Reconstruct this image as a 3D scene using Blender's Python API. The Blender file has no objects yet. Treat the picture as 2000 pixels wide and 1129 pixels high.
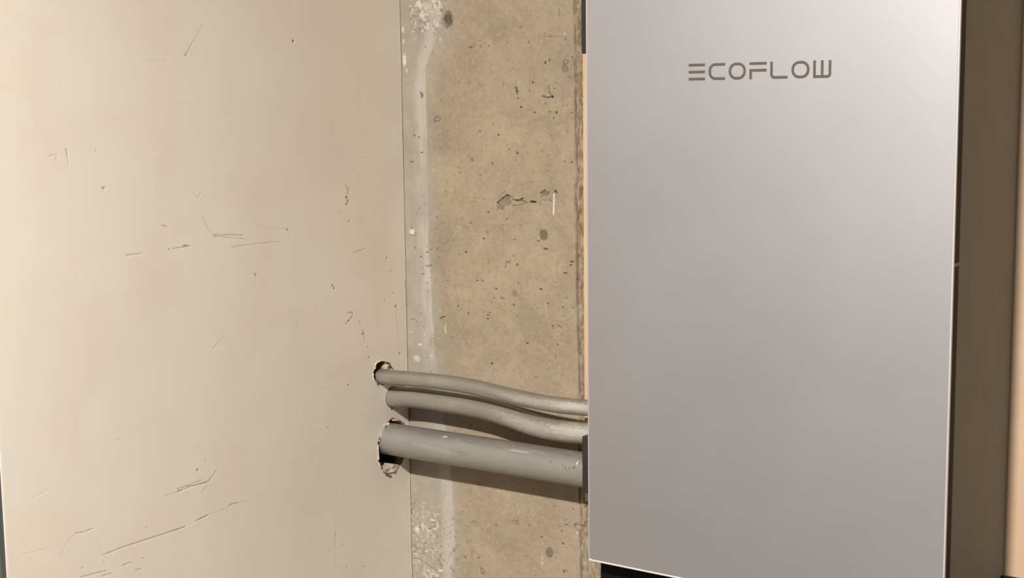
import bpy, bmesh, math, json
import numpy as np
from mathutils import Matrix, Vector

AMBIENT = 0.085
LAMP = (0.745, -1.9, 2.45)
LAMP_W = 121.0
CREAM0, CREAM1 = (234, 221, 203), (240, 229, 213)
TAN0, TAN1, TAN2 = (138, 125, 103), (157, 142, 120), (171, 155, 132)
GREY0, GREY1 = (156, 149, 138), (174, 165, 153)
PEACH0, PEACH1 = (204, 173, 142), (211, 180, 148)
HOUSE0, HOUSE1 = (118, 118, 112), (126, 126, 119)
SILV0, SILV1 = (187, 184, 184), (194, 191, 191)
SILV_METAL, SILV_ROUGH = 0.93, 0.54
CW0, CW1 = (118, 111, 99), (138, 130, 117)
CC0, CC1 = (126, 122, 113), (140, 135, 125)

# ---------------------------------------------------------------- camera, world, lamp, exposure
scene = bpy.context.scene
col = scene.collection
PX_W = 2000.0
cam_data = bpy.data.cameras.new('camera')
cam = bpy.data.objects.new('camera', cam_data)
col.objects.link(cam)
cam_data.sensor_width = 36.0
cam_data.lens = 2795.0 / PX_W * 36.0
cam_data.clip_start = 0.05
R_ = Vector((0.818292344544652, 0.5746815964397358, -0.011777163202282679))
U_ = Vector((-0.06560790733474448, 0.11373541552182266, 0.9913424523096114))
F_ = Vector((-0.57104574366225, 0.8104352645150352, -0.13077247675131368))
M = Matrix((R_, U_, -F_)).transposed().to_4x4()
M.translation = Vector((1.13642, -1.38251, 1.5))
cam.matrix_world = M
scene.camera = cam

world = bpy.data.worlds.new('room_ambient')
scene.world = world
world.use_nodes = True
bg = world.node_tree.nodes['Background']
bg.inputs[0].default_value = (1.0, 0.95, 0.90, 1)
bg.inputs[1].default_value = AMBIENT

def area(name, loc, target, size, power, color, shape='DISK', sy=None):
    l = bpy.data.lights.new(name, 'AREA')
    l.shape = shape; l.size = size
    if sy: l.size_y = sy
    l.energy = power; l.color = color
    o = bpy.data.objects.new(name, l); col.objects.link(o)
    o.location = loc
    d = Vector(target) - Vector(loc)
    o.rotation_euler = d.to_track_quat('-Z', 'Y').to_euler()
    return o
area('ceiling_lamp', LAMP, (LAMP[0], LAMP[1], 0), 0.11, LAMP_W, (1.0, 0.97, 0.93))

vs = scene.view_settings
vs.view_transform = 'Standard'; vs.look = 'None'; vs.gamma = 1; vs.exposure = 0.0
vs.use_curve_mapping = False

# ---------------------------------------------------------------- measured marks (0.1 mm units)
CONC_BLOBS=[[727,15970,745,951,70,0],[737,16046,486,278,50,0],[726,15894,568,178,50,0],[309,15075,252,391,60,0],[285,15105,118,183,50,0],[1591,15669,92,99,50,0],[1066,15629,382,113,50,0],[1114,15647,127,75,40,0],[1206,15631,110,125,60,0],[1327,15634,125,100,60,0],[1199,15703,63,50,60,0],[820,15525,113,89,40,0],[1784,15835,182,74,40,0],[2117,15749,89,73,80,0],[2201,15716,206,85,40,0],[2406,15679,145,84,40,0],[2536,15686,201,120,40,0],[2127,15420,119,158,80,0],[2184,15449,103,158,70,0],[1721,15114,138,410,80,0],[1696,15142,122,99,60,0],[1744,15102,153,87,60,0],[1740,15021,138,112,60,0],[1950,15200,135,135,70,0],[1780,14915,183,112,80,0],[1903,15099,76,111,60,0],[1968,14855,181,111,60,0],[2185,14857,208,172,30,0],[2274,14856,103,184,80,0],[2236,14789,104,110,60,0],[2127,14955,104,160,50,0],[2217,15034,207,135,90,0],[2247,15122,147,98,40,0],[2287,15186,118,73,50,0],[2421,14935,73,109,60,0],[2370,14929,117,49,50,0],[2486,14849,145,73,50,0],[2406,15420,407,266,60,1],[2396,15347,465,460,30,2],[596,15007,99,90,60,0],[81,15202,85,66,50,0],[209,15432,67,65,50,0],[173,15240,85,131,30,0],[436,15255,83,116,40,0],[379,15657,117,90,50,0],[544,14783,497,338,50,1],[1530,15192,77,112,40,0],[881,15215,113,128,30,0],[1026,15213,96,114,30,0],[288,15872,84,64,60,0],[363,15870,83,128,50,0],[1315,15384,94,100,20,0],[2066,15568,89,37,40,0],[35,15876,153,364,70,3],[50,15504,272,784,80,3],[39,15732,136,325,60,3],[80,15372,153,327,50,3],[161,16149,336,116,60,3],[325,16038,300,282,60,3],[609,16153,212,317,60,3],[563,15920,148,319,60,3],[413,15874,414,103,60,3],[244,16106,368,128,50,3],[492,16069,494,102,50,3],[374,15985,199,256,50,3],[608,15733,148,179,50,3],[2392,15739,145,96,50,3],[411,16137,991,511,35,3],[510,14756,332,130,50,1],[178,14579,119,198,50,0],[250,14559,135,132,50,0],[288,14373,203,92,60,0],[118,14261,427,66,60,0],[135,14254,137,93,60,0],[698,14643,82,65,60,0],[1177,14633,96,77,80,0],[1455,14593,156,89,90,0],[1267,14467,79,64,60,0],[865,14418,98,129,50,0],[1009,14345,81,77,70,0],[1057,14296,241,219,45,0],[1359,14257,158,242,40,0],[857,14198,163,65,60,0],[867,14141,82,65,80,0],[1175,14118,96,64,80,0],[1604,14425,139,114,40,0],[1716,14384,123,163,80,0],[1849,14393,107,113,40,0],[1687,14300,93,63,70,0],[2072,14412,90,74,80,0],[1950,14166,76,63,80,0],[2141,14185,60,50,60,0],[1910,14049,76,63,70,0],[2382,14294,103,86,70,0],[2482,14283,219,86,60,0],[2419,14635,117,86,60,0],[2205,14594,74,62,50,0],[1775,14014,77,50,50,0],[1504,13522,126,64,60,0],[1479,13450,63,51,50,0],[1288,13675,127,116,80,0],[1019,13535,65,117,80,0],[885,13645,65,65,50,0],[2403,13540,74,62,80,0],[2081,13432,604,656,50,2],[2004,13359,213,63,70,0],[1666,13363,187,64,60,0],[1677,13391,78,102,60,0],[1216,13348,192,104,60,0],[1128,13370,81,130,40,0],[751,13310,99,53,60,0],[2251,13945,134,187,80,0],[2273,13933,163,87,60,0],[2178,13843,120,75,80,0],[2103,13841,75,50,70,0],[1941,13817,547,126,95,0],[1788,13853,154,76,80,0],[1532,13805,967,537,30,2],[1476,13739,502,359,35,2],[1580,13876,343,204,60,0],[1445,13776,126,103,60,0],[1594,13787,109,89,50,0],[1500,13740,110,77,50,0],[1096,13843,161,65,40,0],[999,13844,81,52,40,0],[1224,13821,208,116,30,0],[2108,13916,600,225,30,2],[272,13619,85,93,50,0],[294,13833,85,66,40,0],[97,13787,138,67,40,0],[696,13450,66,53,30,0],[1535,14522,140,88,30,0],[112,13385,448,377,70,3],[69,13397,173,297,40,3],[155,13187,86,94,70,0],[345,13143,221,67,70,0],[402,13178,152,54,60,0],[498,13184,84,67,50,0],[241,13080,223,94,60,0],[266,12867,308,68,70,0],[260,12937,69,81,50,0],[393,12830,170,54,50,0],[335,12753,102,81,60,0],[355,12649,102,95,50,0],[941,13176,213,92,95,0],[1389,13222,63,52,60,0],[1651,13165,78,90,80,0],[1701,13065,124,141,70,0],[1595,13072,110,64,60,0],[2109,13271,362,114,75,0],[2466,13139,354,113,70,0],[2458,13101,207,75,70,0],[2376,13003,297,88,70,0],[2538,12944,147,113,80,0],[2531,13012,118,87,60,0],[657,12807,167,67,50,0],[664,12767,134,53,50,0],[1106,12837,211,79,70,0],[1187,12840,129,92,60,0],[1389,12755,191,91,70,0],[1351,12640,128,65,60,0],[1475,12644,222,156,35,0],[1657,12708,391,414,20,2],[2036,12791,183,89,80,0],[1969,12921,122,77,60,0],[1999,12897,122,51,60,0],[1713,12841,109,90,40,0],[1644,12574,94,91,80,0],[813,12501,116,133,60,0],[857,12467,83,160,50,0],[966,12422,148,80,60,0],[1280,12457,289,53,60,0],[1256,12422,193,66,70,0],[1258,12379,113,132,70,0],[1303,12395,48,105,50,0],[2133,12626,152,115,60,0],[2140,12592,121,64,60,0],[2343,12603,134,89,60,0],[2298,12590,105,51,50,0],[2484,12599,89,113,50,0],[1895,12545,77,51,80,0],[2198,12367,136,64,70,0],[1509,12301,79,52,60,0],[2400,12314,75,89,70,0],[1828,12132,202,78,80,0],[1805,12165,93,52,60,0],[2264,12152,151,77,60,0],[2353,12494,120,76,60,0],[2073,12475,76,51,70,0],[712,12105,84,67,70,0],[403,12061,85,82,60,0],[258,12202,69,96,70,0],[217,12362,86,68,70,0],[1310,11835,161,106,90,0],[1692,12439,94,260,30,0],[1454,12348,80,66,40,0],[1197,12282,129,53,40,0],[2023,12323,77,51,30,0],[2027,11976,77,103,30,0],[1995,12565,77,64,50,0],[2401,12450,119,63,40,0],[2263,12889,90,63,50,0],[531,12429,101,81,80,3],[610,12207,118,675,50,3],[204,11968,346,165,60,3],[147,11785,521,414,50,3],[389,11835,205,137,40,3],[69,12121,174,110,50,3],[276,12097,155,164,40,3],[823,9909,80,66,80,0],[954,10171,99,115,40,0],[1619,10106,95,48,70,0],[1837,9895,56,128,60,0],[2013,9780,167,112,70,0],[2122,9608,590,637,40,2],[2094,9608,259,128,60,0],[2122,9557,462,127,50,0],[2320,9750,127,126,80,0],[2303,9904,146,110,60,0],[2355,10046,145,63,50,0],[2372,9990,199,63,70,0],[2473,10201,72,109,80,0],[2331,9412,128,206,70,0],[1124,9197,277,431,70,1],[1063,9348,79,149,80,0],[857,9318,242,83,60,0],[1123,9723,79,263,40,0],[1139,9513,59,296,30,0],[1340,9808,136,147,40,0],[713,9638,182,50,50,0],[460,9269,165,51,50,0],[357,9306,104,68,60,0],[343,9341,125,85,60,0],[401,9824,103,84,50,0],[2543,9991,572,546,35,1],[2490,10006,180,219,50,0],[2633,10037,142,467,50,0],[1896,10131,149,48,40,0],[2643,10256,177,186,40,0],[2218,10064,73,126,20,0],[1006,9769,595,494,12,2],[1619,9887,571,403,15,2],[92,9551,380,425,70,3],[35,9770,169,170,60,3],[74,10080,168,84,70,3],[566,9416,103,84,80,3],[455,9083,538,237,70,3],[2020,9539,74,448,60,3],[2022,9459,112,208,60,3],[2031,9700,93,128,60,3],[232,9296,293,153,50,3],[392,9012,416,170,50,3],[346,9720,415,135,70,3],[267,9040,419,136,50,3],[62,9223,297,137,60,3],[125,9218,169,137,50,3],[454,9921,123,100,40,3],[206,9924,209,135,40,3],[2525,9918,179,156,50,3],[2586,9749,143,313,40,3]]
CONC_LINES=[[[2169,15163,2177,15084,2217,15034],86,75,0],[[2083,15044,2150,15025,2217,15034],111,75,0],[[2321,16024,2318,15935],60,35,0],[[1914,15309,1902,15013],37,25,0],[[2046,15709,2040,15502],49,15,0],[[1714,15164,1728,15064],87,70,0],[[2046,15715,2201,15716,2420,15696],97,15,0],[[1657,13834,1727,13830,1796,13851],102,90,0],[[1695,13816,1773,13827,1849,13812],51,70,0],[[1640,13760,1749,13776,1849,13807],51,50,0],[[1419,13792,1509,13855,1569,13889],115,90,0],[[1569,13889,1626,13865,1649,13834],76,60,0],[[1419,13788,1428,13699],64,60,0],[[2048,13923,2109,13960],113,95,0],[[2037,13883,2116,13900,2172,13934,2124,13942],63,50,0],[[1536,13581,1576,13617],64,50,0],[[1738,13538,1776,13523],51,60,0],[[789,13906,761,13781],52,30,0],[[169,13582,240,13698],80,35,0],[[89,13492,96,13425,113,13446],67,40,0],[[52,13410,68,13350,145,13336,169,13388],54,35,0],[[2317,13854,2390,13788],37,25,0],[[1391,13820,1479,13892,1542,13926],51,30,0],[[315,12974,358,12967,404,12985],94,65,0],[[1537,13082,1600,13097],77,70,0],[[1544,13076,1520,13010],65,60,0],[[528,12322,563,12348,605,12354],95,80,0],[[2259,12387,2319,12360],64,60,0],[[56,12282,125,12279,163,12252],82,45,0],[[2232,11982,2248,12035],51,40,0],[[464,12821,454,12747],54,30,0],[[882,9543,960,9490],66,35,0],[[656,9354,718,9415],67,60,0],[[1668,9967,1677,9896],80,50,0],[[281,9591,344,9619],85,50,0],[[325,9691,397,9686,385,9625],101,50,0],[[29,9166,124,9163,186,9127,290,9095,383,9069,476,9103],69,55,0],[[27,9871,81,9938],51,30,0],[[2490,10014,2650,10017],63,50,0],[[1971,9354,2011,9617],32,10,0],[[2236,13914,2230,13764,2226,13683],187,85,3]]
PANEL_BLOBS=[[-1898,15686,165,159,80,0],[-4631,14193,224,160,45,0],[-4708,14562,74,59,40,0],[-1073,13878,218,145,70,0],[-1053,13840,218,146,70,0],[-1076,13803,182,194,70,0],[-1044,13596,146,97,60,0],[-764,14333,149,98,40,0],[-1873,14416,100,116,30,0],[-1203,13705,108,72,30,0],[-2087,13582,165,69,70,0],[-556,13659,114,100,30,0],[-3187,13598,235,131,40,0],[-3606,13528,394,107,60,0],[-3830,13514,110,85,50,0],[-2087,13577,165,93,60,0],[-2617,13129,219,68,60,0],[-2609,13112,94,159,60,0],[-1363,12858,285,121,60,0],[-1340,12823,178,170,60,0],[-364,13089,156,152,50,0],[-1041,13593,109,73,50,0],[-1263,13103,107,73,40,0],[-1092,12401,257,123,50,0],[-762,12034,114,101,50,0],[-744,11904,152,101,60,0],[-422,12560,156,178,40,0],[-261,12644,158,51,50,0],[-208,12470,239,231,55,0],[-157,11860,161,156,60,0],[-1981,12465,101,189,20,0],[-1130,11626,147,125,60,0],[-838,12209,263,226,50,0],[-1241,13215,108,73,0,0],[-949,12736,2623,1734,12,3],[-3571,11120,115,111,75,0],[-3236,10597,120,46,40,0],[-4359,10356,213,65,40,0],[-4295,10670,107,86,40,0],[-1434,9843,72,553,35,0],[-1301,9685,147,127,40,0],[-1539,9680,143,100,40,0],[-939,9308,152,78,60,0],[-699,9281,156,79,40,0],[-1401,10386,108,100,50,0],[-1516,11179,249,123,35,0],[-1912,11488,170,288,12,0],[-5119,10471,146,62,40,0],[-3452,11206,146,45,30,0],[-1538,11653,106,73,30,0],[-1250,9388,111,77,40,0],[-4851,10459,100,84,30,0],[-4599,11658,77,63,30,0]]
PANEL_LINES=[[[-3507,15490,-3477,15526],105,60,0],[[-3477,15526,-3402,15628],63,35,0],[[-3402,15624,-3327,15704,-3249,15822],52,22,0],[[-5049,14584,-5041,14516],155,45,0],[[-5041,14516,-5034,14437],97,25,0],[[-5251,14524,-5199,14537],77,30,0],[[-5169,14540,-5172,14492],77,30,0],[[-3471,14091,-3418,14017,-3348,14084],64,20,0],[[-1082,14024,-1037,13961,-1061,13914],73,60,0],[[-1010,13996,-1041,13949],49,40,0],[[-3356,13825,-3277,13666],65,25,0],[[-3919,13771,-3844,13750],84,45,0],[[-4091,15429,-3743,15444],61,8,0],[[-3356,13825,-3277,13677,-3192,13611],86,30,0],[[-3330,13779,-3283,13667],108,20,0],[[-3193,13605,-2955,13591,-2788,13571],55,40,0],[[-3164,13591,-2926,13556,-2760,13526],55,30,0],[[-4386,13505,-4281,13507,-4189,13507],123,40,0],[[-3783,13516,-3657,13519,-3544,13520],64,40,0],[[-2962,13456,-2686,13461,-2224,13454],67,25,0],[[-2065,13557,-2075,13476],70,20,0],[[-986,13206,-769,13240],74,40,0],[[-331,12920,-283,12923],102,60,0],[[-1106,12495,-1014,12496,-1035,12444],99,50,0],[[-1016,12446,-1092,12406,-1156,12365],99,60,0],[[-907,12369,-879,12323],125,60,0],[[-848,12261,-813,12180,-832,12095],100,55,0],[[-201,12443,-195,12261,-172,12102],77,30,0],[[-172,12102,-185,11739],52,12,0],[[-3286,12387,-3101,12505],66,20,0],[[-2566,13666,-2330,13601,-2103,13595],68,15,0],[[-3856,10948,-3626,10961,-3436,10954],77,80,0],[[-3854,10976,-3668,10978],55,60,0],[[-3639,10987,-3522,10989],55,40,0],[[-3421,10955,-3389,10993],90,50,0],[[-3389,10993,-3343,11017,-3296,11063],45,40,0],[[-3529,10855,-3438,10913],45,20,0],[[-4024,10943,-3884,10946],87,20,0],[[-4859,10530,-4613,10544,-4348,10543,-4074,10543,-3778,10545],52,50,0],[[-3618,10571,-3446,10592],67,60,0],[[-3935,10540,-3778,10545],66,60,0],[[-3153,10616,-3091,10629,-2998,10618],69,50,0],[[-2998,10618,-2858,10603],46,15,0],[[-3440,10595,-3169,10597],45,12,0],[[-5165,10834,-5067,10823,-4975,10830],51,40,0],[[-5817,10787,-5656,10784,-5505,10774],79,13,0],[[-5645,11304,-5469,11343],39,12,0],[[-5132,10380,-5008,10372,-4832,10358],51,45,0],[[-4885,10320,-4770,10313],42,40,0],[[-4624,10358,-4506,10353],53,45,0],[[-4471,10263,-4386,10254],54,40,0],[[-1437,10046,-1451,9439],45,20,0],[[-4935,10736,-4872,10539],41,12,0],[[-5358,10662,-5304,10750,-5202,10827],40,12,0],[[-1763,11350,-1520,11242,-1234,11162],73,8,0],[[-3778,10538,-3603,10563],89,80,3],[[-3813,10956,-3655,10959],66,70,3],[[-3640,10971,-3523,10978],67,70,3],[[-5634,11297,-5462,11335],39,40,3],[[-1440,9971,-1433,9880],50,40,3]]
HOLE_A=[[-646,11748],[-654,11782],[-595,11808],[-527,11820],[-469,11813],[-435,11785],[-461,11757],[-482,11715],[-425,11648],[-408,11581],[-440,11528],[-509,11520],[-576,11544],[-633,11586],[-665,11636],[-677,11683],[-666,11720]]
HOLE_C=[[-372,11054],[-444,11023],[-530,10938],[-603,10860],[-624,10784],[-633,10701],[-621,10596],[-581,10495],[-541,10464],[-434,10505],[-350,10477],[-251,10447],[-202,10431],[-135,10490],[-90,10600],[-75,10730],[-92,10853],[-120,10932],[-199,10987],[-288,11030]]
COND1=[[-0.07, -0.052, 1.16309], [0.01201, -0.052, 1.16309], [0.04453, -0.052, 1.16452], [0.10365, -0.052, 1.16564], [0.14214, -0.0525, 1.16484], [0.17263, -0.0535, 1.16248], [0.19923, -0.055, 1.16051], [0.23631, -0.057, 1.15871], [0.27178, -0.058, 1.15818], [0.3024, -0.058, 1.15936], [0.34745000000000004, -0.058, 1.15936], [0.3925, -0.058, 1.15936]]
COND2=[[-0.07, -0.032, 1.13331], [0.00187, -0.032, 1.13331], [0.02749, -0.032, 1.13615], [0.08759, -0.032, 1.13647], [0.1271, -0.033, 1.13579], [0.14683, -0.034, 1.13482], [0.16663, -0.0355, 1.13307], [0.18616, -0.037, 1.13043], [0.22376, -0.039, 1.12499], [0.25978, -0.04, 1.12393], [0.29089, -0.04, 1.12545], [0.34169499999999997, -0.04, 1.12545], [0.3925, -0.04, 1.12545]]
COND3=[[-0.07, -0.038, 1.081], [0.03, -0.038, 1.081], [0.15, -0.038, 1.0816], [0.25, -0.038, 1.0818], [0.3925, -0.038, 1.0818]]
C2Y,C2Z=-0.032,1.13331
FLAKES=[('paper_flap', [[-497, 11725], [-474, 11752], [-438, 11770], [-417, 11755], [-379, 11726], [-393, 11705], [-436, 11708]], 'w'), ('paper_flap', [[-541, 10459], [-477, 10482], [-434, 10508], [-350, 10475], [-223, 10426], [-274, 10400], [-353, 10389], [-438, 10385], [-487, 10400]], 'w'), ('paper_flap', [[-373, 11041], [-344, 11054], [-273, 11045], [-217, 11020], [-225, 11006], [-303, 11021]], 'w'), ('paper_flap', [[-620, 10854], [-566, 10917], [-538, 10921], [-547, 10876], [-590, 10839]], 'w'), ('paper_flap', [[-514, 10999], [-457, 11029], [-418, 11036], [-427, 11010], [-466, 10990], [-495, 10967]], 'w')]
SHRED_DARK=[[[-442, 11793], [-416, 11792], [-390, 11782], [-364, 11772]], [[-430, 11774], [-403, 11776], [-373, 11766]], [[-430, 11757], [-391, 11748], [-361, 11734], [-331, 11712], [-318, 11696]], [[-357, 11725], [-371, 11710], [-388, 11702]], [[-347, 11744], [-352, 11730]], [[-645, 11780], [-633, 11761], [-642, 11745]], [[-615, 11545], [-598, 11548]], [[-367, 11194], [-331, 11202]], [[-379, 11056], [-343, 11068], [-287, 11048], [-217, 11025], [-175, 10989], [-104, 10947]], [[-457, 11029], [-408, 11025], [-387, 11030]], [[-486, 11003], [-444, 11008], [-431, 10983]], [[-538, 10912], [-510, 10934], [-488, 10952]], [[-542, 10427], [-501, 10399], [-488, 10368], [-447, 10349], [-453, 10374], [-487, 10391]], [[-447, 10349], [-412, 10327], [-384, 10335]], [[-425, 10358], [-398, 10338], [-419, 10324]], [[-431, 10383], [-353, 10391], [-282, 10401], [-238, 10425]], [[-500, 10436], [-436, 10440]], [[-400, 10465], [-351, 10447]], [[-582, 10477], [-548, 10471]]]
SHRED_PALE=[[[-559, 10911], [-442, 10885]], [[-546, 10890], [-470, 10861]], [[-589, 10848], [-533, 10864]], [[-537, 10939], [-481, 10946]], [[-515, 10972], [-460, 10956]], [[-604, 10824], [-569, 10844]], [[-567, 10890], [-518, 10912]], [[-493, 11009], [-451, 11022]], [[-620, 10781], [-625, 10708], [-619, 10596]], [[-614, 10558], [-581, 10496], [-534, 10459]], [[-651, 11747], [-631, 11806], [-588, 11819]], [[-588, 11819], [-536, 11828], [-476, 11822]], [[-682, 11695], [-681, 11655], [-664, 11613]], [[-664, 11613], [-623, 11563]]]
# ---------------------------------------------------------------- helpers
def lin(r, g, b):
    return tuple(((c/255)/12.92 if c/255 <= .04045 else ((c/255+.055)/1.055)**2.4) for c in (r, g, b)) + (1,)

def link(name, me, mat, parent=None, kind=None, smooth=False, loc=None):
    o = bpy.data.objects.new(name, me); col.objects.link(o)
    if mat: me.materials.append(mat)
    if smooth:
        me.polygons.foreach_set('use_smooth', np.ones(len(me.polygons), dtype=bool)); me.update()
    if parent is not None: o.parent = parent
    if kind: o['kind'] = kind
    return o

def world_base(parent):
    b = Vector((0, 0, 0))
    while parent is not None:
        b += parent.location; parent = parent.parent
    return b

def obj(name, bm, mat, parent=None, kind=None, smooth=False):
    """bmesh given in world coordinates; origin goes to the base centre"""
    xs = [v.co for v in bm.verts]
    c = Vector(((min(v.x for v in xs)+max(v.x for v in xs))/2, (min(v.y for v in xs)+max(v.y for v in xs))/2, min(v.z for v in xs)))
    bmesh.ops.translate(bm, verts=bm.verts, vec=-c)
    me = bpy.data.meshes.new(name); bm.to_mesh(me); bm.free()
    o = link(name, me, mat, parent, kind, smooth)
    o.location = c - world_base(parent)
    return o

def empty(name, loc, label, cat, group=None):
    o = bpy.data.objects.new(name, None); col.objects.link(o); o.location = loc
    o.empty_display_size = .05
    tag(o, label, cat, group); return o

def tag(o, label, cat=None, group=None):
    o['label'] = label
    if cat: o['category'] = cat
    if group: o['group'] = group
    return o

def box(bm, x0, x1, y0, y1, z0, z1, bevel=0.0, seg=2):
    vs_ = [bm.verts.new(p) for p in ((x0,y0,z0),(x1,y0,z0),(x1,y1,z0),(x0,y1,z0),(x0,y0,z1),(x1,y0,z1),(x1,y1,z1),(x0,y1,z1))]
    fs = [bm.faces.new([vs_[i] for i in f]) for f in ((0,3,2,1),(4,5,6,7),(0,1,5,4),(1,2,6,5),(2,3,7,6),(3,0,4,7))]
    if bevel:
        es = list({e for f in fs for e in f.edges})
        bmesh.ops.bevel(bm, geom=es, offset=bevel, segments=seg, affect='EDGES', profile=.5)
    return bm

def nb(x0, x1, y0, y1, z0, z1, bevel=0.0, seg=2):
    return box(bmesh.new(), x0, x1, y0, y1, z0, z1, bevel, seg)

# value noise on numpy arrays
def vnoise(x, y, seed=0):
    xi = np.floor(x).astype(np.int64); yi = np.floor(y).astype(np.int64)
    fx = x - xi; fy = y - yi
    fx = fx*fx*(3-2*fx); fy = fy*fy*(3-2*fy)
    def h(a, b):
        n = (a*374761393 + b*668265263 + seed*974634777) & 0xffffffff
        n = ((n ^ (n >> 13)) * 1274126177) & 0xffffffff
        return ((n ^ (n >> 16)) & 0xffff) / 65535.0
    return (h(xi, yi)*(1-fx)+h(xi+1, yi)*fx)*(1-fy)+(h(xi, yi+1)*(1-fx)+h(xi+1, yi+1)*fx)*fy
def fbm(x, y, oct=4, seed=0):
    s = 0; a = .5; t = 0
    for i in range(oct):
        s = s + a*vnoise(x, y, seed+i*17); t += a; a *= .5; x = x*2.03; y = y*2.03
    return s/t
def sstep(a, b, x):
    t = np.clip((x-a)/(b-a), 0, 1); return t*t*(3-2*t)

# ---------------------------------------------------------------- materials
def mat(name):
    m = bpy.data.materials.new(name); m.use_nodes = True
    nt = m.node_tree; b = nt.nodes['Principled BSDF']
    return m, nt, b
def N(nt, t, **k):
    n = nt.nodes.new(t)
    for a, v in k.items(): setattr(n, a, v)
    return n
def noise(nt, scale, detail=4, rough=.55, coord=None, stretch=None, dist=0):
    n = N(nt, 'ShaderNodeTexNoise'); n.inputs['Scale'].default_value = scale
    n.inputs['Detail'].default_value = detail; n.inputs['Roughness'].default_value = rough
    n.inputs['Distortion'].default_value = dist
    c = N(nt, 'ShaderNodeTexCoord')
    src = c.outputs['Object']
    if stretch:
        mp = N(nt, 'ShaderNodeMapping'); mp.inputs['Scale'].default_value = stretch
        nt.links.new(src, mp.inputs[0]); src = mp.outputs[0]
    nt.links.new(src, n.inputs['Vector'])
    return n.outputs['Fac']
def ramp(nt, fac, stops):
    r = N(nt, 'ShaderNodeValToRGB')
    e = r.color_ramp.elements
    while len(e) < len(stops): e.new(.5)
    for i, (p, c) in enumerate(stops): e[i].position = p; e[i].color = c
    nt.links.new(fac, r.inputs[0]); return r.outputs[0]
def mix(nt, a, b, fac, mode='MIX'):
    m = N(nt, 'ShaderNodeMix', data_type='RGBA', blend_type=mode)
    for s, v in ((m.inputs[6], a), (m.inputs[7], b), (m.inputs[0], fac)):
        if hasattr(v, 'is_linked'): nt.links.new(v, s)
        else: s.default_value = v
    return m.outputs[2]
def attr(nt, name):
    a = N(nt, 'ShaderNodeAttribute', attribute_name=name); return a.outputs['Fac']
def bump(nt, b, h, strength, dist):
    n = N(nt, 'ShaderNodeBump'); n.inputs['Strength'].default_value = strength; n.inputs['Distance'].default_value = dist
    nt.links.new(h, n.inputs['Height']); nt.links.new(n.outputs[0], b.inputs['Normal'])
def simple(name, c0, c1, scale, rough, metal=0, bstr=.1, bdist=.0003, bscale=None, spec=.5):
    m, nt, b = mat(name)
    f = noise(nt, scale)
    nt.links.new(ramp(nt, f, [(.3, c0), (.7, c1)]), b.inputs['Base Color'])
    b.inputs['Roughness'].default_value = rough; b.inputs['Metallic'].default_value = metal
    b.inputs['Specular IOR Level'].default_value = spec
    bump(nt, b, noise(nt, bscale or scale*6, 3), bstr, bdist)
    return m
# cream painted board of the partition
m_cream, nt, b = mat('cream_painted_board')
c = ramp(nt, noise(nt, 5, 5), [(.3, lin(*CREAM0)), (.7, lin(*CREAM1))])
c = mix(nt, c, lin(228, 205, 190), ramp(nt, noise(nt, 9, 3, .5, dist=.6), [(.45, (0,0,0,1)), (.75, (.35,.35,.35,1))]))
c = mix(nt, c, lin(84, 72, 58), attr(nt, 'dark'))
c = mix(nt, c, lin(250, 240, 226), attr(nt, 'pale'))
nt.links.new(c, b.inputs['Base Color']); b.inputs['Roughness'].default_value = .55
bump(nt, b, noise(nt, 450, 3), .06, .0004)
# bare concrete
m_conc, nt, b = mat('bare_concrete')
c = ramp(nt, noise(nt, 11, 6, .62, dist=.4), [(.25, lin(*TAN0)), (.5, lin(*TAN1)), (.78, lin(*TAN2))])
c = mix(nt, c, lin(184, 156, 132), ramp(nt, noise(nt, 30, 4, .6, dist=.8), [(.46, (0,0,0,1)), (.72, (.5,.5,.5,1))]))
c = mix(nt, c, lin(128, 112, 88), ramp(nt, noise(nt, 130, 4, .7, dist=.5), [(.5, (0,0,0,1)), (.7, (.38,.38,.38,1))]))
c = mix(nt, c, lin(192, 174, 148), ramp(nt, noise(nt, 210, 3, .7, dist=1.0), [(.55, (0,0,0,1)), (.70, (.42,.42,.42,1))]))
g = ramp(nt, noise(nt, 26, 5, .6), [(.3, lin(*GREY0)), (.7, lin(*GREY1))])
c = mix(nt, c, g, attr(nt, 'wash'))
c = mix(nt, c, lin(224, 212, 200), attr(nt, 'pale'))
c = mix(nt, c, lin(128, 108, 84), attr(nt, 'band'))
c = mix(nt, c, lin(52, 40, 28), attr(nt, 'dark'))
nt.links.new(c, b.inputs['Base Color']); b.inputs['Roughness'].default_value = .85
b.inputs['Specular IOR Level'].default_value = .25
bump(nt, b, noise(nt, 380, 5, .7), .3, .0007)
m_peach = simple('peach_painted_board', lin(*PEACH0), lin(*PEACH1), 14, .6, bstr=.12, bdist=.0004, bscale=300)
m_paper = simple('torn_plaster_paper', lin(232, 216, 200), lin(204, 184, 164), 300, .9)
m_gyps = simple('broken_gypsum', lin(150, 128, 104), lin(196, 172, 148), 260, .95, bstr=.6, bdist=.001)
m_paperdark = simple('torn_paper_shreds', lin(120, 100, 80), lin(88, 72, 56), 260, .95)
m_far = simple('blue_grey_wall', lin(118, 118, 126), lin(132, 132, 138), 6, .7)
m_floor = simple('grey_concrete_floor', lin(120, 114, 106), lin(134, 128, 118), 4, .6)
m_black = simple('black_plastic', lin(9, 9, 10), lin(14, 14, 15), 40, .6, bstr=.15, bscale=900, bdist=.0002, spec=.15)
m_bracket = simple('dark_brown_bracket_paint', lin(40, 34, 31), lin(48, 41, 37), 60, .5, bstr=.1, bscale=700)
m_house = simple('bronze_grey_housing', lin(*HOUSE0), lin(*HOUSE1), 22, .62, .0, .08, .0003, 700)
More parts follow.
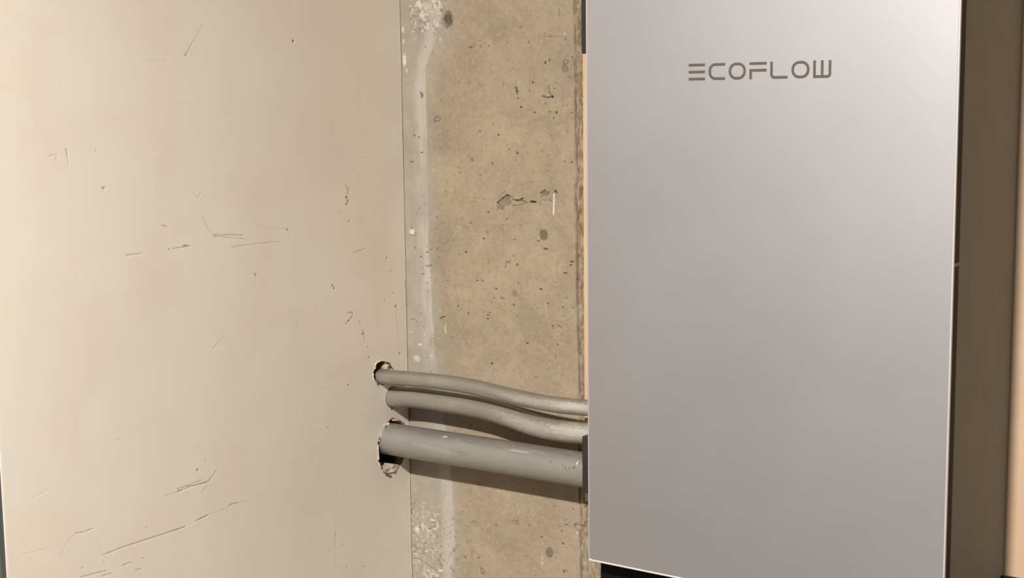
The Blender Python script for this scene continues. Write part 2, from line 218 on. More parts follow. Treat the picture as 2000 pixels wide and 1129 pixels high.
m_ink = simple('dark_grey_ink', lin(88, 80, 74), lin(94, 86, 80), 60, .5)
m_latch = simple('grey_metal_clip', lin(120, 118, 116), lin(136, 134, 131), 60, .6, .1)
m_screw = simple('bright_screw_head', lin(210, 205, 200), lin(230, 226, 220), 60, .3, .8)
# brushed silver sheet
m_silver, nt, b = mat('satin_silver_sheet')
c = ramp(nt, noise(nt, 7, 4), [(.3, lin(*SILV0)), (.7, lin(*SILV1))])
c = mix(nt, c, lin(214, 204, 196), ramp(nt, noise(nt, 1400, 2, .6), [(.35, (0,0,0,1)), (.8, (.25,.25,.25,1))]))
c = mix(nt, c, lin(235, 230, 226), attr(nt, 'pale'))
nt.links.new(c, b.inputs['Base Color'])
b.inputs['Metallic'].default_value = SILV_METAL; b.inputs['Roughness'].default_value = SILV_ROUGH
bump(nt, b, noise(nt, 1500, 2), .08, .0002)
m_rim = simple('polished_silver_rim', lin(206, 200, 196), lin(214, 208, 204), 60, .42, .55, .02)
# grey conduit plastics
def conduit_mat(name, c0, c1):
    m, nt, b = mat(name)
    c = ramp(nt, noise(nt, 26, 5, .65, stretch=(.35, 1, 1)), [(.3, c0), (.7, c1)])
    c = mix(nt, c, lin(176, 168, 154), ramp(nt, noise(nt, 90, 4, .7, stretch=(.12, 1, 1)), [(.56, (0,0,0,1)), (.75, (.45,.45,.45,1))]))
    c = mix(nt, c, lin(96, 92, 86), ramp(nt, noise(nt, 60, 5, .7, stretch=(.15, 1, 1), dist=.5), [(.58, (0,0,0,1)), (.8, (.45,.45,.45,1))]))
    c = mix(nt, c, lin(60, 56, 50), attr(nt, 'dark'))
    c = mix(nt, c, lin(232, 226, 216), attr(nt, 'pale'))
    nt.links.new(c, b.inputs['Base Color'])
    b.inputs['Roughness'].default_value = .42
    bump(nt, b, noise(nt, 160, 4, .6, stretch=(.3, 1, 1)), .12, .0006)
    return m
m_condw = conduit_mat('warm_grey_conduit', lin(*CW0), lin(*CW1))
m_condc = conduit_mat('cool_grey_conduit', lin(*CC0), lin(*CC1))

# ---------------------------------------------------------------- marks
def mask_blobs(A, Z, blobs, cell, seed=0):
    """returns depth/dark, ring, stain, white masks on the regular grid A (columns) x Z (rows)"""
    dark = np.zeros(A.shape); pit = np.zeros(A.shape); pale = np.zeros(A.shape)
    a0 = A[0, :]; z0 = Z[:, 0]
    wob = fbm(A*900, Z*900, 3, seed)-.5
    for (ca, cz, ra, rz, d, k) in blobs:
        ca *= 1e-4; cz *= 1e-4; ra = max(ra*1e-5, cell*.75); rz = max(rz*1e-5, cell*.75); d /= 100.
        m = 2.2
        i = np.where((a0 > ca-ra*m-.002) & (a0 < ca+ra*m+.002))[0]; j = np.where((z0 > cz-rz*m-.002) & (z0 < cz+rz*m+.002))[0]
        if len(i) == 0 or len(j) == 0: continue
        s = np.ix_(j, i)
        r = np.sqrt(((A[s]-ca)/ra)**2+((Z[s]-cz)/rz)**2) + wob[s]*(1.1 if k != 2 else .45)
        if k == 1:
            v = d*np.clip(1-np.abs(r-.85)/.32, 0, 1); dark[s] = np.maximum(dark[s], v); pit[s] = np.maximum(pit[s], v*.5)
        elif k == 2:
            v = 1-sstep(.8, 1.12, r); dark[s] = np.maximum(dark[s], v*d); pit[s] = np.maximum(pit[s], v*.45)
        elif k == 3:
            v = 1-sstep(.6, 1.3, r); pale[s] = np.maximum(pale[s], v*d)
        else:
            v = 1-sstep(.55, 1.25, r)
            if max(ra, rz) > .003: v = v*np.clip(.45+1.1*fbm(A[s]*700, Z[s]*700, 3, 19), 0, 1)
            dark[s] = np.maximum(dark[s], v*d); pit[s] = np.maximum(pit[s], v*d)
    return dark, pit, pale
DK = 1.0
def mask_lines(A, Z, lines, cell, dark, pit, pale, seed=5, rag=.5):
    a0 = A[0, :]; z0 = Z[:, 0]
    wob = fbm(A*1200, Z*1200, 3, seed)-.5
    brk = fbm(A*500, Z*500, 2, seed+3)
    for pts, w, d, k in lines:
        P = np.array(pts, float).reshape(-1, 2)*1e-4; hw = max(w*1e-5*.5, cell*.62); d /= 100.
        for p, q in zip(P[:-1], P[1:]):
            lo = np.minimum(p, q)-.004; hi = np.maximum(p, q)+.004
            i = np.where((a0 > lo[0]) & (a0 < hi[0]))[0]; j = np.where((z0 > lo[1]) & (z0 < hi[1]))[0]
            if len(i) == 0 or len(j) == 0: continue
            s = np.ix_(j, i)
            v = q-p; L2 = max((v**2).sum(), 1e-12)
            t = np.clip(((A[s]-p[0])*v[0]+(Z[s]-p[1])*v[1])/L2, 0, 1)
            r = np.hypot(A[s]-p[0]-t*v[0], Z[s]-p[1]-t*v[1])/hw + wob[s]*rag*1.6
            m = (1-sstep(.6, 1.5, r))*(.72+.28*sstep(.35, .6, brk[s]))*min(d*DK, 1)
            if k == 3: pale[s] = np.maximum(pale[s], m)
            else: dark[s] = np.maximum(dark[s], m); pit[s] = np.maximum(pit[s], m)

def big_mesh(name, V, quads, attrs, extra_v=None, extra_f=None):
    """V (n,3) and quads (m,4) as arrays; extra verts/faces appended (quads)"""
    n = len(V)
    if extra_v is not None:
        V = np.vstack([V, np.array(extra_v, float)])
        quads = np.vstack([quads, np.array(extra_f, int)+n])
    me = bpy.data.meshes.new(name)
    me.vertices.add(len(V)); me.vertices.foreach_set('co', V.astype(np.float32).ravel())
    me.loops.add(quads.size); me.loops.foreach_set('vertex_index', quads.astype(np.int32).ravel())
    me.polygons.add(len(quads))
    me.polygons.foreach_set('loop_start', (np.arange(len(quads))*4).astype(np.int32))
    me.update(calc_edges=True)
    for k, a in attrs.items():
        at = me.attributes.new(k, 'FLOAT', 'POINT')
        full = np.zeros(len(V), np.float32); full[:n] = a.ravel(); at.data.foreach_set('value', full)
    sm = np.zeros(len(quads), bool); sm[:len(quads)-(len(extra_f) if extra_f is not None else 0)] = True
    me.polygons.foreach_set('use_smooth', sm)
    me.update(); me.validate()
    return me

# ---------------------------------------------------------------- wall_back : bare concrete, face in the plane y = 0
CZ0, CZ1, CX1 = .86, 1.66, .300
cell = .00062
nx = int(CX1/cell); nz = int((CZ1-CZ0)/cell)
A, Z = np.meshgrid(np.linspace(0, CX1, nx+1), np.linspace(CZ0, CZ1, nz+1))
rng = np.random.default_rng(4)
tiny = []
for _ in range(620):
    x = rng.uniform(.03, .262); z = rng.uniform(.87, 1.65)
    dens = fbm(np.array([[x*14.]]), np.array([[z*9.]]), 2, 77)[0, 0]
    if rng.uniform() > (dens-.25)*1.6: continue
    k = rng.uniform(.25, .7)
    tiny.append([x*1e4, z*1e4, rng.uniform(50, 130), rng.uniform(50, 150), k*100, 0])
dark, pit, pale = mask_blobs(A, Z, CONC_BLOBS, cell, 1)
d2, p2, _ = mask_blobs(A, Z, tiny, cell, 9)
dark = np.clip(dark*1.12, 0, 1); dark = np.maximum(dark, d2*.8); pit = np.maximum(pit, p2*.8)
DK = 1.15
mask_lines(A, Z, CONC_LINES, cell, dark, pit, pale)
DK = .9
# grey wash strip beside the partition
zs = [.90, .95, 1.02, 1.19, 1.32, 1.44, 1.54, 1.575, 1.60, 1.64]
xe = [.064, .070, .0685, .0435, .0375, .0379, .038, .056, .062, .064]
edge = np.interp(Z, zs, xe) + (fbm(Z*60, A*10, 3, 21)-.5)*.004
soft = .003 + .02*sstep(1.12, .98, Z) + .012*sstep(1.55, 1.6, Z)
wash = 1-sstep(-.5, .9, (A-edge)/soft)
inner = sstep(edge-.024, edge-.012, A)
wash = wash*(.74+.26*inner)*(.86+.28*(fbm(A*120, Z*60, 4, 31)-.3))
halo = (1-sstep(.0, 1.0, (A-edge)/(.022+.01*fbm(A*3, Z*12, 2, 8))))*.42
wash = np.clip(np.maximum(wash, halo), 0, 1)
pl = inner*(1-sstep(-.6, .2, (A-edge)/.003))
pale = np.maximum(pale, .22*pl*sstep(.3, .6, fbm(A*90, Z*18, 3, 41)))
crumb = sstep(.56, .70, fbm(A*260, Z*260, 3, 55))*(1-sstep(-.2, .3, (A-edge)/.02))
zone = np.maximum(sstep(1.565, 1.60, Z)*sstep(.012, .022, A), sstep(1.00, .97, Z)*.8)
pale = np.maximum(pale, crumb*zone*np.where(Z < 1.2, .28+.3*sstep(.5, .65, fbm(A*30, Z*30, 2, 71)), .7))
dark = np.maximum(dark, sstep(.64, .74, fbm(A*300+9, Z*300, 3, 58))*zone*.5*(1-sstep(.9, 1.5, A/edge)))
# form-work groove and rough band before the mounting board
gx = np.interp(Z, [.88, 1.19, 1.32, 1.45, 1.6], [.2576, .2557, .2537, .2534, .2526]) + (fbm(Z*90, Z*0, 3, 3)-.5)*.0022
gw = .0007 + .0012*fbm(Z*55, Z*0+4, 3, 12)
groove = (1-sstep(.6, 1.5, np.abs(A-gx)/gw))*(.35+.65*sstep(.3, .6, fbm(A*300, Z*70, 3, 14)))
dark = np.maximum(dark, groove*.5); pit = np.maximum(pit, groove*.6)
bn = fbm(A*330, Z*110, 4, 15)
band = sstep(gx, gx+.001, A)*(.15+.75*sstep(.35, .62, bn))*(1-.6*sstep(1.02, .98, Z))
dark = np.maximum(dark, sstep(gx, gx+.0008, A)*sstep(.60, .72, fbm(A*420, Z*140, 3, 18))*.38)
pale = np.maximum(pale, sstep(gx, gx+.0008, A)*sstep(.62, .74, fbm(A*420+7, Z*160, 3, 19))*.16)
rough = sstep(gx, gx+.001, A)
relief = (fbm(A*220, Z*220, 4, 61)-.5)*.0004 + (fbm(A*40, Z*40, 3, 62)-.5)*.0006 + rough*(fbm(A*260, Z*160, 4, 63)-.5)*.0014
# thin cement skin edge that stands a little proud, dent around the exposed gravel
H = relief - pit*.0022 + pale*.0005 + wash*.0003
fade = sstep(0, .004, CX1-A)*sstep(0, .004, Z-CZ0)*sstep(0, .004, CZ1-Z)
H = H*fade
V = np.stack([A, -H, Z], -1).reshape(-1, 3)
idx = np.arange((nx+1)*(nz+1)).reshape(nz+1, nx+1)
Q = np.stack([idx[:-1, :-1], idx[:-1, 1:], idx[1:, 1:], idx[1:, :-1]], -1).reshape(-1, 4)
X0, X1, ZT, TH = -1.3, 2.4, 2.6, .2
ev, ef = [], []
def eq(*p):
    i = len(ev); ev.extend(p); ef.append((i, i+1, i+2, i+3))
eq((X0,0,0),(X1,0,0),(X1,0,CZ0),(X0,0,CZ0)); eq((X0,0,CZ1),(X1,0,CZ1),(X1,0,ZT),(X0,0,ZT))
eq((X0,0,CZ0),(0,0,CZ0),(0,0,CZ1),(X0,0,CZ1)); eq((CX1,0,CZ0),(X1,0,CZ0),(X1,0,CZ1),(CX1,0,CZ1))
eq((X0,TH,0),(X0,TH,ZT),(X1,TH,ZT),(X1,TH,0)); eq((X0,0,0),(X0,0,ZT),(X0,TH,ZT),(X0,TH,0))
eq((X1,0,0),(X1,TH,0),(X1,TH,ZT),(X1,0,ZT)); eq((X0,0,ZT),(X1,0,ZT),(X1,TH,ZT),(X0,TH,ZT)); eq((X0,0,0),(X0,TH,0),(X1,TH,0),(X1,0,0))
me = big_mesh('wall_back', V, Q, dict(dark=np.clip(dark, 0, 1), pale=np.clip(pale, 0, 1), wash=wash, band=np.clip(band, 0, 1)), ev, ef)
wall_back = link('wall_back', me, m_conc, kind='structure')
wall_back['label'] = 'bare tan concrete wall with pits and a greyish wash along the corner'

# ---------------------------------------------------------------- wall_left : painted board partition, face in the plane x = 0
PW = .5968; PZ0, PZ1 = .86, 1.66
ny = 640; nz = 1040
T, Z = np.meshgrid(np.linspace(0, 1, ny+1), np.linspace(PZ0, PZ1, nz+1))
zr = Z
edge_t = .0011 + .0005*fbm(Z*30, Z*0, 3, 91) + np.where(zr < 1.277, .0018*np.exp(-(1.277-zr)/.035), 0.0) + .0003*(fbm(Z*300, Z*0, 2, 92)-.5)
edge_far = PW + .0008*(fbm(Z*40, Z*0, 3, 93)-.5)
Y = edge_t + (edge_far-edge_t)*T            # distance from the concrete
cellp = .0009
Ay = -Y
# the masks want regular axes: use the mean axis (edge wobble is below one cell)
Am = np.repeat((-(.0014+(PW-.0014)*np.linspace(0, 1, ny+1)))[None, :], nz+1, 0)[:, ::-1]
dk, pt, pa = mask_blobs(Am, Z, PANEL_BLOBS, cellp, 2)
mask_lines(Am, Z, PANEL_LINES, cellp, dk, pt, pa, 6, .35)
dk = dk[:, ::-1]; pt = pt[:, ::-1]; pa = pa[:, ::-1]
pa = np.maximum(pa, (1-sstep(.0012, .0030, Y-edge_t))*.55)
pa = np.maximum(pa, (1-sstep(.0008, .003, edge_far-Y))*.4)
# faint scuffs
sc = sstep(.66, .78, fbm(Y*60+Z*25, Z*150-Y*70, 4, 95))*.02*sstep(.45, .6, fbm(Y*6, Z*6, 2, 96))
dk = np.maximum(dk, sc)
dn, _, _ = mask_blobs(Am, Z, [[-rng.uniform(.01, .59)*1e4, rng.uniform(.88, 1.64)*1e4, 60, 60, rng.uniform(6, 24), 0] for _ in range(70)], cellp, 13)
dk = np.maximum(dk, dn[:, ::-1])
Hp = (fbm(Y*18, Z*18, 2, 97)-.5)*.00025 - pt*.0009
relx = Hp*sstep(0, .004, Z-PZ0)*sstep(0, .004, PZ1-Z)
V = np.stack([relx, -Y, Z], -1).reshape(-1, 3)
idx = np.arange((ny+1)*(nz+1)).reshape(nz+1, ny+1)
Q = np.stack([idx[:-1, :-1], idx[1:, :-1], idx[1:, 1:], idx[:-1, 1:]], -1).reshape(-1, 4)
Q = Q[:, ::-1]
def refine(poly, amp, seed):
    P = np.array(poly, float)*1e-4; out = []
    n = len(P); r = np.random.default_rng(seed)
    for i in range(n):
        p0, p1, p2, p3 = P[i-1], P[i], P[(i+1) % n], P[(i+2) % n]
        for t in np.arange(0, 1, .2):
            q = .5*((2*p1)+(-p0+p2)*t+(2*p0-5*p1+4*p2-p3)*t*t+(-p0+3*p1-3*p2+p3)*t**3)
            out.append(q + r.normal(0, amp, 2))
    return np.array(out)
th = np.linspace(0, 2*np.pi, 14, endpoint=False)
HOLE_B = [[C2Y*1e4+136*math.cos(a), C2Z*1e4+134*math.sin(a)] for a in th]
holes = [refine(HOLE_A, .00018, 1), refine(HOLE_B, .0001, 2), refine(HOLE_C, .00022, 3)]
def inside(P, poly):
    x, y = P[:, 0], P[:, 1]; c = np.zeros(len(P), bool); n = len(poly)
    for i in range(n):
        x0, y0 = poly[i]; x1, y1 = poly[(i+1) % n]
        hit = ((y0 > y) != (y1 > y)) & (x < (x1-x0)*(y-y0)/(y1-y0+1e-15)+x0)
        c ^= hit
    return c
cent = V[Q].mean(1)[:, 1:]
near = np.where((cent[:, 0] > -.09) & (cent[:, 1] > 1.0) & (cent[:, 1] < 1.2))[0]
rem = np.zeros(len(Q), bool)
for h in holes: rem[near] |= inside(cent[near], h)
kept = Q[~rem]; gone = Q[rem]
bv = np.intersect1d(np.unique(kept), np.unique(gone))
for v in bv:
    best = None
    for h in holes:
        a = h; b2 = np.roll(h, -1, 0); e = b2-a
        t = np.clip(((V[v, 1:]-a)*e).sum(1)/(e**2).sum(1), 0, 1)
        q = a+e*t[:, None]; dd = np.hypot(*(q-V[v, 1:]).T); i = dd.argmin()
        if best is None or dd[i] < best[0]: best = (dd[i], q[i])
    V[v, 1:] = best[1]; V[v, 0] = 0
ev, ef = [], []
BT = -.0125; BX = -.11
eq((0,-.0014,0),(0,-PW,0),(0,-PW,PZ0),(0,-.0014,PZ0)); eq((0,-.0014,PZ1),(0,-PW,PZ1),(0,-PW,ZT),(0,-.0014,ZT))
eq((0,-PW,0),(BX,-PW,0),(BX,-PW,ZT),(0,-PW,ZT)); eq((BX,-PW,0),(BX,0,0),(BX,0,ZT),(BX,-PW,ZT))
eq((0,-.0014,ZT),(0,-PW,ZT),(BX,-PW,ZT),(BX,0,ZT)); eq((0,-.0014,0),(BX,0,0),(BX,-PW,0),(0,-PW,0))
eq((0,-.0014,0),(0,-.0014,ZT),(BT,-.0018,ZT),(BT,-.0018,0))
me = big_mesh('wall_left', V, kept, dict(dark=np.clip(dk, 0, 1), pale=np.clip(pa, 0, 1)), ev, ef)
wall_left = link('wall_left', me, m_cream, kind='structure')
wall_left['label'] = 'cream painted board wall on the left with scuffs and three cable holes'
# the broken inner faces of the three holes
for h in holes:
    bm = bmesh.new(); n = len(h)
    r = np.random.default_rng(n)
    rows = []
    for k, x in enumerate((0.0, -.003, -.007, BT)):
        rows.append([bm.verts.new((x, p[0]+r.normal(0, .00012*(k > 0)), p[1]+r.normal(0, .00012*(k > 0)))) for p in h])
    for a, b3 in zip(rows[:-1], rows[1:]):
        for i in range(n):
            bm.faces.new((a[i], a[(i+1) % n], b3[(i+1) % n], b3[i]))
    obj('hole_rim', bm, m_gyps, wall_left, smooth=False)
bm = bmesh.new()
# torn paper and shreds round the holes
def patch(name, pts, mt, lift=.0008, curl=.002, parent=wall_left, thick=.0003, label=None):
    """a small irregular flake on the board; pts in (y, z) metres"""
    bm = bmesh.new(); n = len(pts)
    cy = sum(p[0] for p in pts)/n; cz = sum(p[1] for p in pts)/n
    f = bm.verts.new((lift+curl*.3, cy, cz)); bk = bm.verts.new((lift*.2, cy, cz))
    fr = [bm.verts.new((lift+(curl if i % 3 == 0 else 0), p[0], p[1])) for i, p in enumerate(pts)]
    br = [bm.verts.new((lift-thick+(curl if i % 3 == 0 else 0), p[0], p[1])) for i, p in enumerate(pts)]
    for i in range(n):
        j = (i+1) % n
        bm.faces.new((f, fr[i], fr[j])); bm.faces.new((bk, br[j], br[i])); bm.faces.new((fr[i], br[i], br[j], fr[j]))
    bmesh.ops.recalc_face_normals(bm, faces=bm.faces)
    o = obj(name, bm, mt, parent)
    if label: o['label'] = label
    return o
def shreds(paths, w, mt, name, lift=.0006):
    """thin curled fibres as little ribbons with thickness"""
    bm = bmesh.new()
    for pts in paths:
        prev = None
        for i, (y, z) in enumerate(pts):
            j = min(i+1, len(pts)-1); k = max(i-1, 0)
            dy, dz = pts[j][0]-pts[k][0], pts[j][1]-pts[k][1]; L = math.hypot(dy, dz) or 1
            ny_, nz_ = -dz/L*w*.5, dy/L*w*.5
            lf = lift+.0007*math.sin(i*1.9+y*900)**2
            ring = [bm.verts.new((lf, y+ny_, z+nz_)), bm.verts.new((lf, y-ny_, z-nz_)), bm.verts.new((-.0003, y-ny_, z-nz_)), bm.verts.new((-.0003, y+ny_, z+nz_))]
            if prev:
                for a in range(4): bm.faces.new((prev[a], prev[(a+1) % 4], ring[(a+1) % 4], ring[a]))
            prev = ring
    bmesh.ops.recalc_face_normals(bm, faces=bm.faces)
    return obj(name, bm, mt, wall_left, kind='stuff')
for nm, pts, kind_ in FLAKES:
    patch(nm, [(a*1e-4, b_*1e-4) for a, b_ in pts], {'w': m_paper, 'd': m_paperdark}[kind_])
shreds([[(a*1e-4, b_*1e-4) for a, b_ in p] for p in SHRED_DARK], .0010, m_paperdark, 'paper_shreds')
shreds([[(a*1e-4, b_*1e-4) for a, b_ in p] for p in SHRED_PALE], .0008, m_paper, 'paper_shreds')

# ---------------------------------------------------------------- rest of the setting
o = obj('wall_far_left', nb(-1.3, -1.28, -2.2, 0, 0, 2.6), m_far, kind='structure'); o['label'] = 'blue grey wall beyond the end of the cream partition'
o = obj('trim_1', nb(BX, -.0012, -.6030, -.5972, 0, ZT, .0006), simple('dark_grey_strip', lin(84, 84, 80), lin(90, 89, 86), 20, .55), kind='structure'); o['label'] = 'dark grey strip at the near end of the cream wall'  # dark grey strip over the partition's end face
o = obj('floor', nb(-1.3, 2.4, -3.4, .2, -.1, 0), m_floor, kind='structure')

# ---------------------------------------------------------------- mounting board
mb = obj('mounting_board', nb(.2682, 1.35, -.008, .0006, 1.0349, 2.05, .0009, 2), m_peach)
tag(mb, 'smooth peach painted mounting board fixed on the concrete behind the silver unit', 'board')

# ---------------------------------------------------------------- wall unit
unit = empty('battery_cabinet', (.572, -.008, .86), 'tall wall-hung power unit with a satin silver front cover and dark sides', 'power unit')
HX0, HX1 = .3937, .7505
o = obj('housing', nb(HX0, HX1, -.174, -.0082, 1.036, 1.92, .0016), m_house, unit); o['label'] = 'bronze grey metal housing'
o = obj('base', nb(HX0, HX1, -.178, -.0082, .86, 1.0358, .0016), m_black, unit); o['label'] = 'black lower base'
o = obj('front_frame', nb(.3972, .7509, -.1945, -.1742, 1.046, 1.915, .001), m_black, unit); o['label'] = 'black frame behind the cover'
bm = bmesh.new(); box(bm, .7495, .7517, -.1935, -.1758, 1.3560, 1.3590, .0004); box(bm, .7495, .7515, -.1935, -.1910, 1.3605, 1.3640, .0004)
o = obj('latch', bm, m_latch, unit); o['label'] = 'small grey clip on the right edge'
# front cover: folded sheet with rounded corners and rounded rim
def rounded_rect(x0, x1, z0, z1, r, n=8):
    P = []
    for cx, cz, a0 in ((x1-r, z0+r, -90), (x1-r, z1-r, 0), (x0+r, z1-r, 90), (x0+r, z0+r, 180)):
        for i in range(n+1):
            a = math.radians(a0+90*i/n); P.append((cx+r*math.cos(a), cz+r*math.sin(a)))
    return P
CL, CR, CB, CT = .3935, .7542, 1.0396, 1.93
bm = bmesh.new()
rows = []
for inset, y in ((.0022, -.1962), (0.0006, -.1962), (0, -.1968), (0, -.1985), (.0004, -.1995), (.0011, -.2000)):
    rows.append([bm.verts.new((x, y, z)) for x, z in rounded_rect(CL+inset, CR-inset, CB+inset, CT-inset, .0036-inset)])
n = len(rows[0])
for a, b3 in zip(rows[:-1], rows[1:]):
    for i in range(n): bm.faces.new((a[i], a[(i+1) % n], b3[(i+1) % n], b3[i]))
bm.faces.new(list(reversed(rows[0])))
rim_in = rows[-1]
bm.faces.new(rim_in)
bmesh.ops.recalc_face_normals(bm, faces=bm.faces)
cover = obj('front_cover', bm, m_silver, unit); cover['label'] = 'satin silver front cover'
# polished rolled rim round the cover
bm = bmesh.new(); rows = []
for inset, y in ((.0014, -.2000), (.0012, -.20022), (.0007, -.20035), (.0001, -.1999), (-.0002, -.1990), (-.0002, -.1972), (.0004, -.1966)):
    rows.append([bm.verts.new((x, y, z)) for x, z in rounded_rect(CL+inset, CR-inset, CB+inset, CT-inset, .0036-inset)])
for a, b3 in zip(rows[:-1], rows[1:]):
    for i in range(n): bm.faces.new((a[i], a[(i+1) % n], b3[(i+1) % n], b3[i]))
for i in range(n): bm.faces.new((rows[-1][i], rows[-1][(i+1) % n], rows[0][(i+1) % n], rows[0][i]))
bmesh.ops.recalc_face_normals(bm, faces=bm.faces)
o = obj('rim', bm, m_rim, cover, smooth=True); o['label'] = 'bright rolled rim'

o = obj('bottom_highlight', nb(CL+.0009, CR-.0009, -.2007, -.1985, CB-.0004, CB+.0012, .0006, 3), simple('edge_highlight_metal', lin(212, 207, 202), lin(218, 213, 208), 60, .5, .25, .02), cover, smooth=True); o['label'] = 'added bright bead for the highlight along the bottom edge'  # separate bead added to make the bottom edge's highlight brighter

o = obj('side_highlight', nb(CR-.0009, CR+.0004, -.2005, -.1975, CB+.003, CT-.003, .0005, 3), bpy.data.materials['edge_highlight_metal'], cover, smooth=True); o['label'] = 'added bright strip for the highlight along the right edge'  # thin pale strip added as the white highlight of the right edge
# lettering on the cover: each letter is a thin inlaid plate
def stroke(bm, pts, w, closed=False, y0=-.2000, y1=-.20025):
    n = len(pts); L = []; Rr = []
    for i in range(n):
        p = Vector(pts[i]); a = Vector(pts[i-1]) if (i > 0 or closed) else None; b3 = Vector(pts[(i+1) % n]) if (i < n-1 or closed) else None
        d0 = (p-a).normalized() if a is not None else None; d1 = (b3-p).normalized() if b3 is not None else None
        if d0 is None: d0 = d1
        if d1 is None: d1 = d0
        t = (d0+d1).normalized(); nn = Vector((-t.y, t.x)); s = w*.5/max(.35, nn.dot(Vector((-d1.y, d1.x))))
        L.append(p+nn*s); Rr.append(p-nn*s)
    def ring(P): return [bm.verts.new((P[0].x, y0+.0001, P[0].y)), bm.verts.new((P[0].x, y1, P[0].y)), bm.verts.new((P[1].x, y1, P[1].y)), bm.verts.new((P[1].x, y0+.0001, P[1].y))]
    rings = [ring((l, r)) for l, r in zip(L, Rr)]
    m = n if closed else n-1
    for i in range(m):
        a = rings[i]; c3 = rings[(i+1) % n]
        for k in range(4): bm.faces.new((a[k], a[(k+1) % 4], c3[(k+1) % 4], c3[k]))
    if not closed:
        bm.faces.new(rings[0]); bm.faces.new(list(reversed(rings[-1])))
ZB, ZTp, SW = 1.5161, 1.5312, .0024
LWd = .0166
def arc(cx, cz, r, a0, a1, n=8): return [(cx+r*math.cos(math.radians(a0+(a1-a0)*i/n)), cz+r*math.sin(math.radians(a0+(a1-a0)*i/n))) for i in range(n+1)]
t_, bo, m2 = ZTp-SW/2, ZB+SW/2, (ZTp+ZB)/2
def letter_E(x, bm):
    for z in (t_, m2, bo): stroke(bm, [(x, z), (x+LWd, z)], SW)
def letter_C(x, bm):
    r = .0056; xl = x+SW/2
    stroke(bm, [(x+LWd, t_)]+arc(xl+r, t_-r, r, 90, 180)+arc(xl+r, bo+r, r, 180, 270)+[(x+LWd, bo)], SW)
def letter_O(x, bm):
    r = .0060; xl = x+SW/2; xr = x+LWd-SW/2+.0003
    stroke(bm, arc(xl+r, t_-r, r, 90, 180)+arc(xl+r, bo+r, r, 180, 270)+arc(xr-r, bo+r, r, 270, 360)+arc(xr-r, t_-r, r, 0, 90), SW, True)
def letter_F(x, bm):
    stroke(bm, [(x, t_), (x+LWd, t_)], SW)
    stroke(bm, [(x+SW/2, ZB), (x+SW/2, m2+.0003), (x+LWd, m2+.0003)], SW)
def letter_L(x, bm):
    r = .0028; xl = x+SW/2
    stroke(bm, [(xl, ZTp)]+arc(xl+r, bo+r, r, 180, 270, 6)+[(x+LWd, bo)], SW)
def letter_W(x, bm):
    r = .0022; xl = x+SW/2; xr = x+LWd-SW/2
    stroke(bm, [(xl, ZTp), (xl, bo)]+arc(xr-r, bo+r, r, 270, 360, 6)+[(xr, ZTp)], SW)
    stroke(bm, [((xl+xr)/2, ZTp), ((xl+xr)/2, bo+SW/2)], SW)
for fn, x in ((letter_E, .5050), (letter_C, .5253), (letter_O, .5456), (letter_F, .5661), (letter_L, .5863), (letter_O, .6065), (letter_W, .6269)):
    bm = bmesh.new(); fn(x, bm); bmesh.ops.recalc_face_normals(bm, faces=bm.faces)
    obj('letter', bm, m_ink, cover)

# side brackets that stick out to the left, with screws
for z0, z1, x0, y0, split in ((1.5466, 1.86, .3378, -.12, 1.5745), (1.0819, 1.1437, .3360, -.12, 1.1095)):
    bm = bmesh.new()
    box(bm, x0, x0+.012, y0, y0+.030, z0, split-.0001, .0003)
    box(bm, x0, x0+.012, y0, y0+.030, split+.0001, z1, .0003)
    box(bm, x0+.010, HX0+.002, y0+.004, y0+.009, z0+.002, z1-.002, .0004)
    br = obj('side_bracket', bm, m_bracket, unit); br['label'] = 'dark bracket plate on the left side'
    if z1 < 1.5:
        bm = bmesh.new(); bmesh.ops.create_uvsphere(bm, u_segments=12, v_segments=8, radius=.0016, matrix=Matrix.Translation((x0+.009, y0, z1+.0002)))
        obj('screw', bm, m_screw, br, smooth=True)
        bm = bmesh.new(); bmesh.ops.create_uvsphere(bm, u_segments=10, v_segments=6, radius=.0006, matrix=Matrix.Translation((x0+.0095, y0, split)))
        obj('screw', bm, m_screw, br, smooth=True)

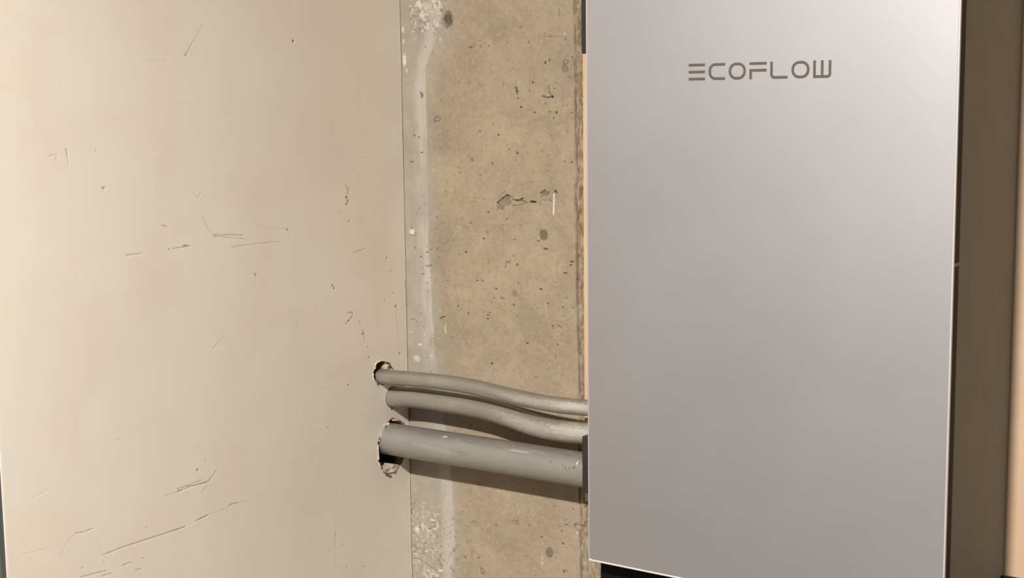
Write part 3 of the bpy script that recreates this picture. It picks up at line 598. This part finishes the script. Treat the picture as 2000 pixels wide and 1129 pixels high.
# ---------------------------------------------------------------- conduits
def conduit(name, ctrl, r, mt, label, marks=(), top_dark=.42, nseg=56, step=.0012):
    P = np.array(ctrl, float); xs = np.arange(P[0, 0], P[-1, 0], step)
    # smooth interpolation of y and z along x (monotone cubic through numpy gradients)
    def cub(x, X, Yv):
        m = np.gradient(Yv, X); i = np.clip(np.searchsorted(X, x)-1, 0, len(X)-2)
        h = X[i+1]-X[i]; t = (x-X[i])/h
        return (2*t**3-3*t**2+1)*Yv[i]+(t**3-2*t**2+t)*h*m[i]+(-2*t**3+3*t**2)*Yv[i+1]+(t**3-t**2)*h*m[i+1]
    ys = cub(xs, P[:, 0], P[:, 1]); zs_ = cub(xs, P[:, 0], P[:, 2])
    k = np.ones(9)/9
    def smooth(a): return np.concatenate([a[:4], np.convolve(a, k, 'valid'), a[-4:]])
    for _ in range(3): ys = smooth(ys); zs_ = smooth(zs_)
    D = np.stack([np.gradient(xs), np.gradient(ys), np.gradient(zs_)], 1); D /= np.linalg.norm(D, axis=1)[:, None]
    up = np.array([0, 0, 1.]); S = np.cross(D, up); S /= np.linalg.norm(S, axis=1)[:, None]; Uu = np.cross(S, D)
    a = np.linspace(0, 2*np.pi, nseg, endpoint=False)
    C0 = np.stack([xs, ys, zs_], 1)
    V = C0[:, None, :] + r*(S[:, None, :]*np.cos(a)[None, :, None] + Uu[:, None, :]*np.sin(a)[None, :, None])
    n, m = len(xs), nseg
    # S points towards -Y side for D along +X: front
    i = np.arange(n-1)[:, None]; j = np.arange(m)[None, :]
    Qd = np.stack([i*m+j, i*m+(j+1) % m, (i+1)*m+(j+1) % m, (i+1)*m+j], -1).reshape(-1, 4)
    dkk = np.zeros((n, m)); pl_ = np.zeros((n, m))
    XX = np.repeat(xs[:, None], m, 1); ZZ = V[:, :, 2]-zs_[:, None]; front = V[:, :, 1] < ys[:, None]
    for (mx, dz, rx, rz, d, kd) in marks:
        q = np.sqrt(((XX-mx)/rx)**2+((ZZ-dz)/rz)**2)+(vnoise(XX*1500, ZZ*1500, 3)-.5)*.9
        v = ((1-sstep(.6, 1.2, q)) if kd < 2 else (1-sstep(.1, 1.5, q+(vnoise(XX*90, ZZ*700, 8)-.5)*.5)))*d*front
        if kd: pl_ = np.maximum(pl_, v)
        else: dkk = np.maximum(dkk, v)
    top = sstep(.45, .95, ZZ/r)*(.5+.6*fbm(XX*60, ZZ*400, 3, 5))*top_dark  # darker tone along the upper side of the tube, broken by noise
    dkk = np.clip(np.maximum(dkk, top), 0, 1)
    base = Vector((float(xs[0]), float(ys[0]), float(zs_[0]-r)))
    V = V.reshape(-1, 3)-np.array(base)
    me = big_mesh(name, V, Qd, dict(dark=dkk.reshape(-1), pale=pl_.reshape(-1)))
    bm = bmesh.new(); bm.from_mesh(me)
    ed = [e for e in bm.edges if e.is_boundary]
    bmesh.ops.holes_fill(bm, edges=ed, sides=nseg+2)
    bmesh.ops.recalc_face_normals(bm, faces=bm.faces); bm.to_mesh(me); bm.free()
    o = link(name, me, mt); o.location = base
    tag(o, label, 'conduit', 'grey conduits running from the cream wall to the power unit')
    return o
conduit('conduit', COND1, .0092, m_condw, 'thin grey plastic conduit, topmost of the three, bending down towards the silver unit',
        marks=[(.235, .0005, .05, .0050, .16, 2), (.295, .0012, .05, .0050, .34, 2)])  # soft pale patches paint in the brighter light past the bend
conduit('conduit', COND2, .0128, m_condw, 'medium grey plastic conduit with an S bend, in the middle of the three',
        marks=[(.225, .001, .05, .008, .16, 2), (.290, .002, .055, .009, .36, 2)])  # pale tone past the S bend, light put into the colour
conduit('conduit', COND3, .0200, m_condc, 'thickest grey plastic conduit, straight, lowest of the three',
        marks=[(.2695, .0058, .0014, .0010, .8, 0), (.2735, .0050, .0022, .0010, .85, 0), (.2785, .0050, .0018, .0009, .8, 0), (.2845, .0062, .0030, .0010, .7, 0),
               (.2520, .0082, .0022, .0006, .7, 0), (.2545, .0092, .0006, .0012, .6, 0), (.2878, .0118, .0006, .0022, .9, 1),
               (.0945, .0165, .004, .0008, .5, 1), (.1150, .0150, .007, .0006, .4, 1), (.2050, .0140, .015, .0007, .3, 1), (.0500, .0178, .006, .001, .4, 0)])
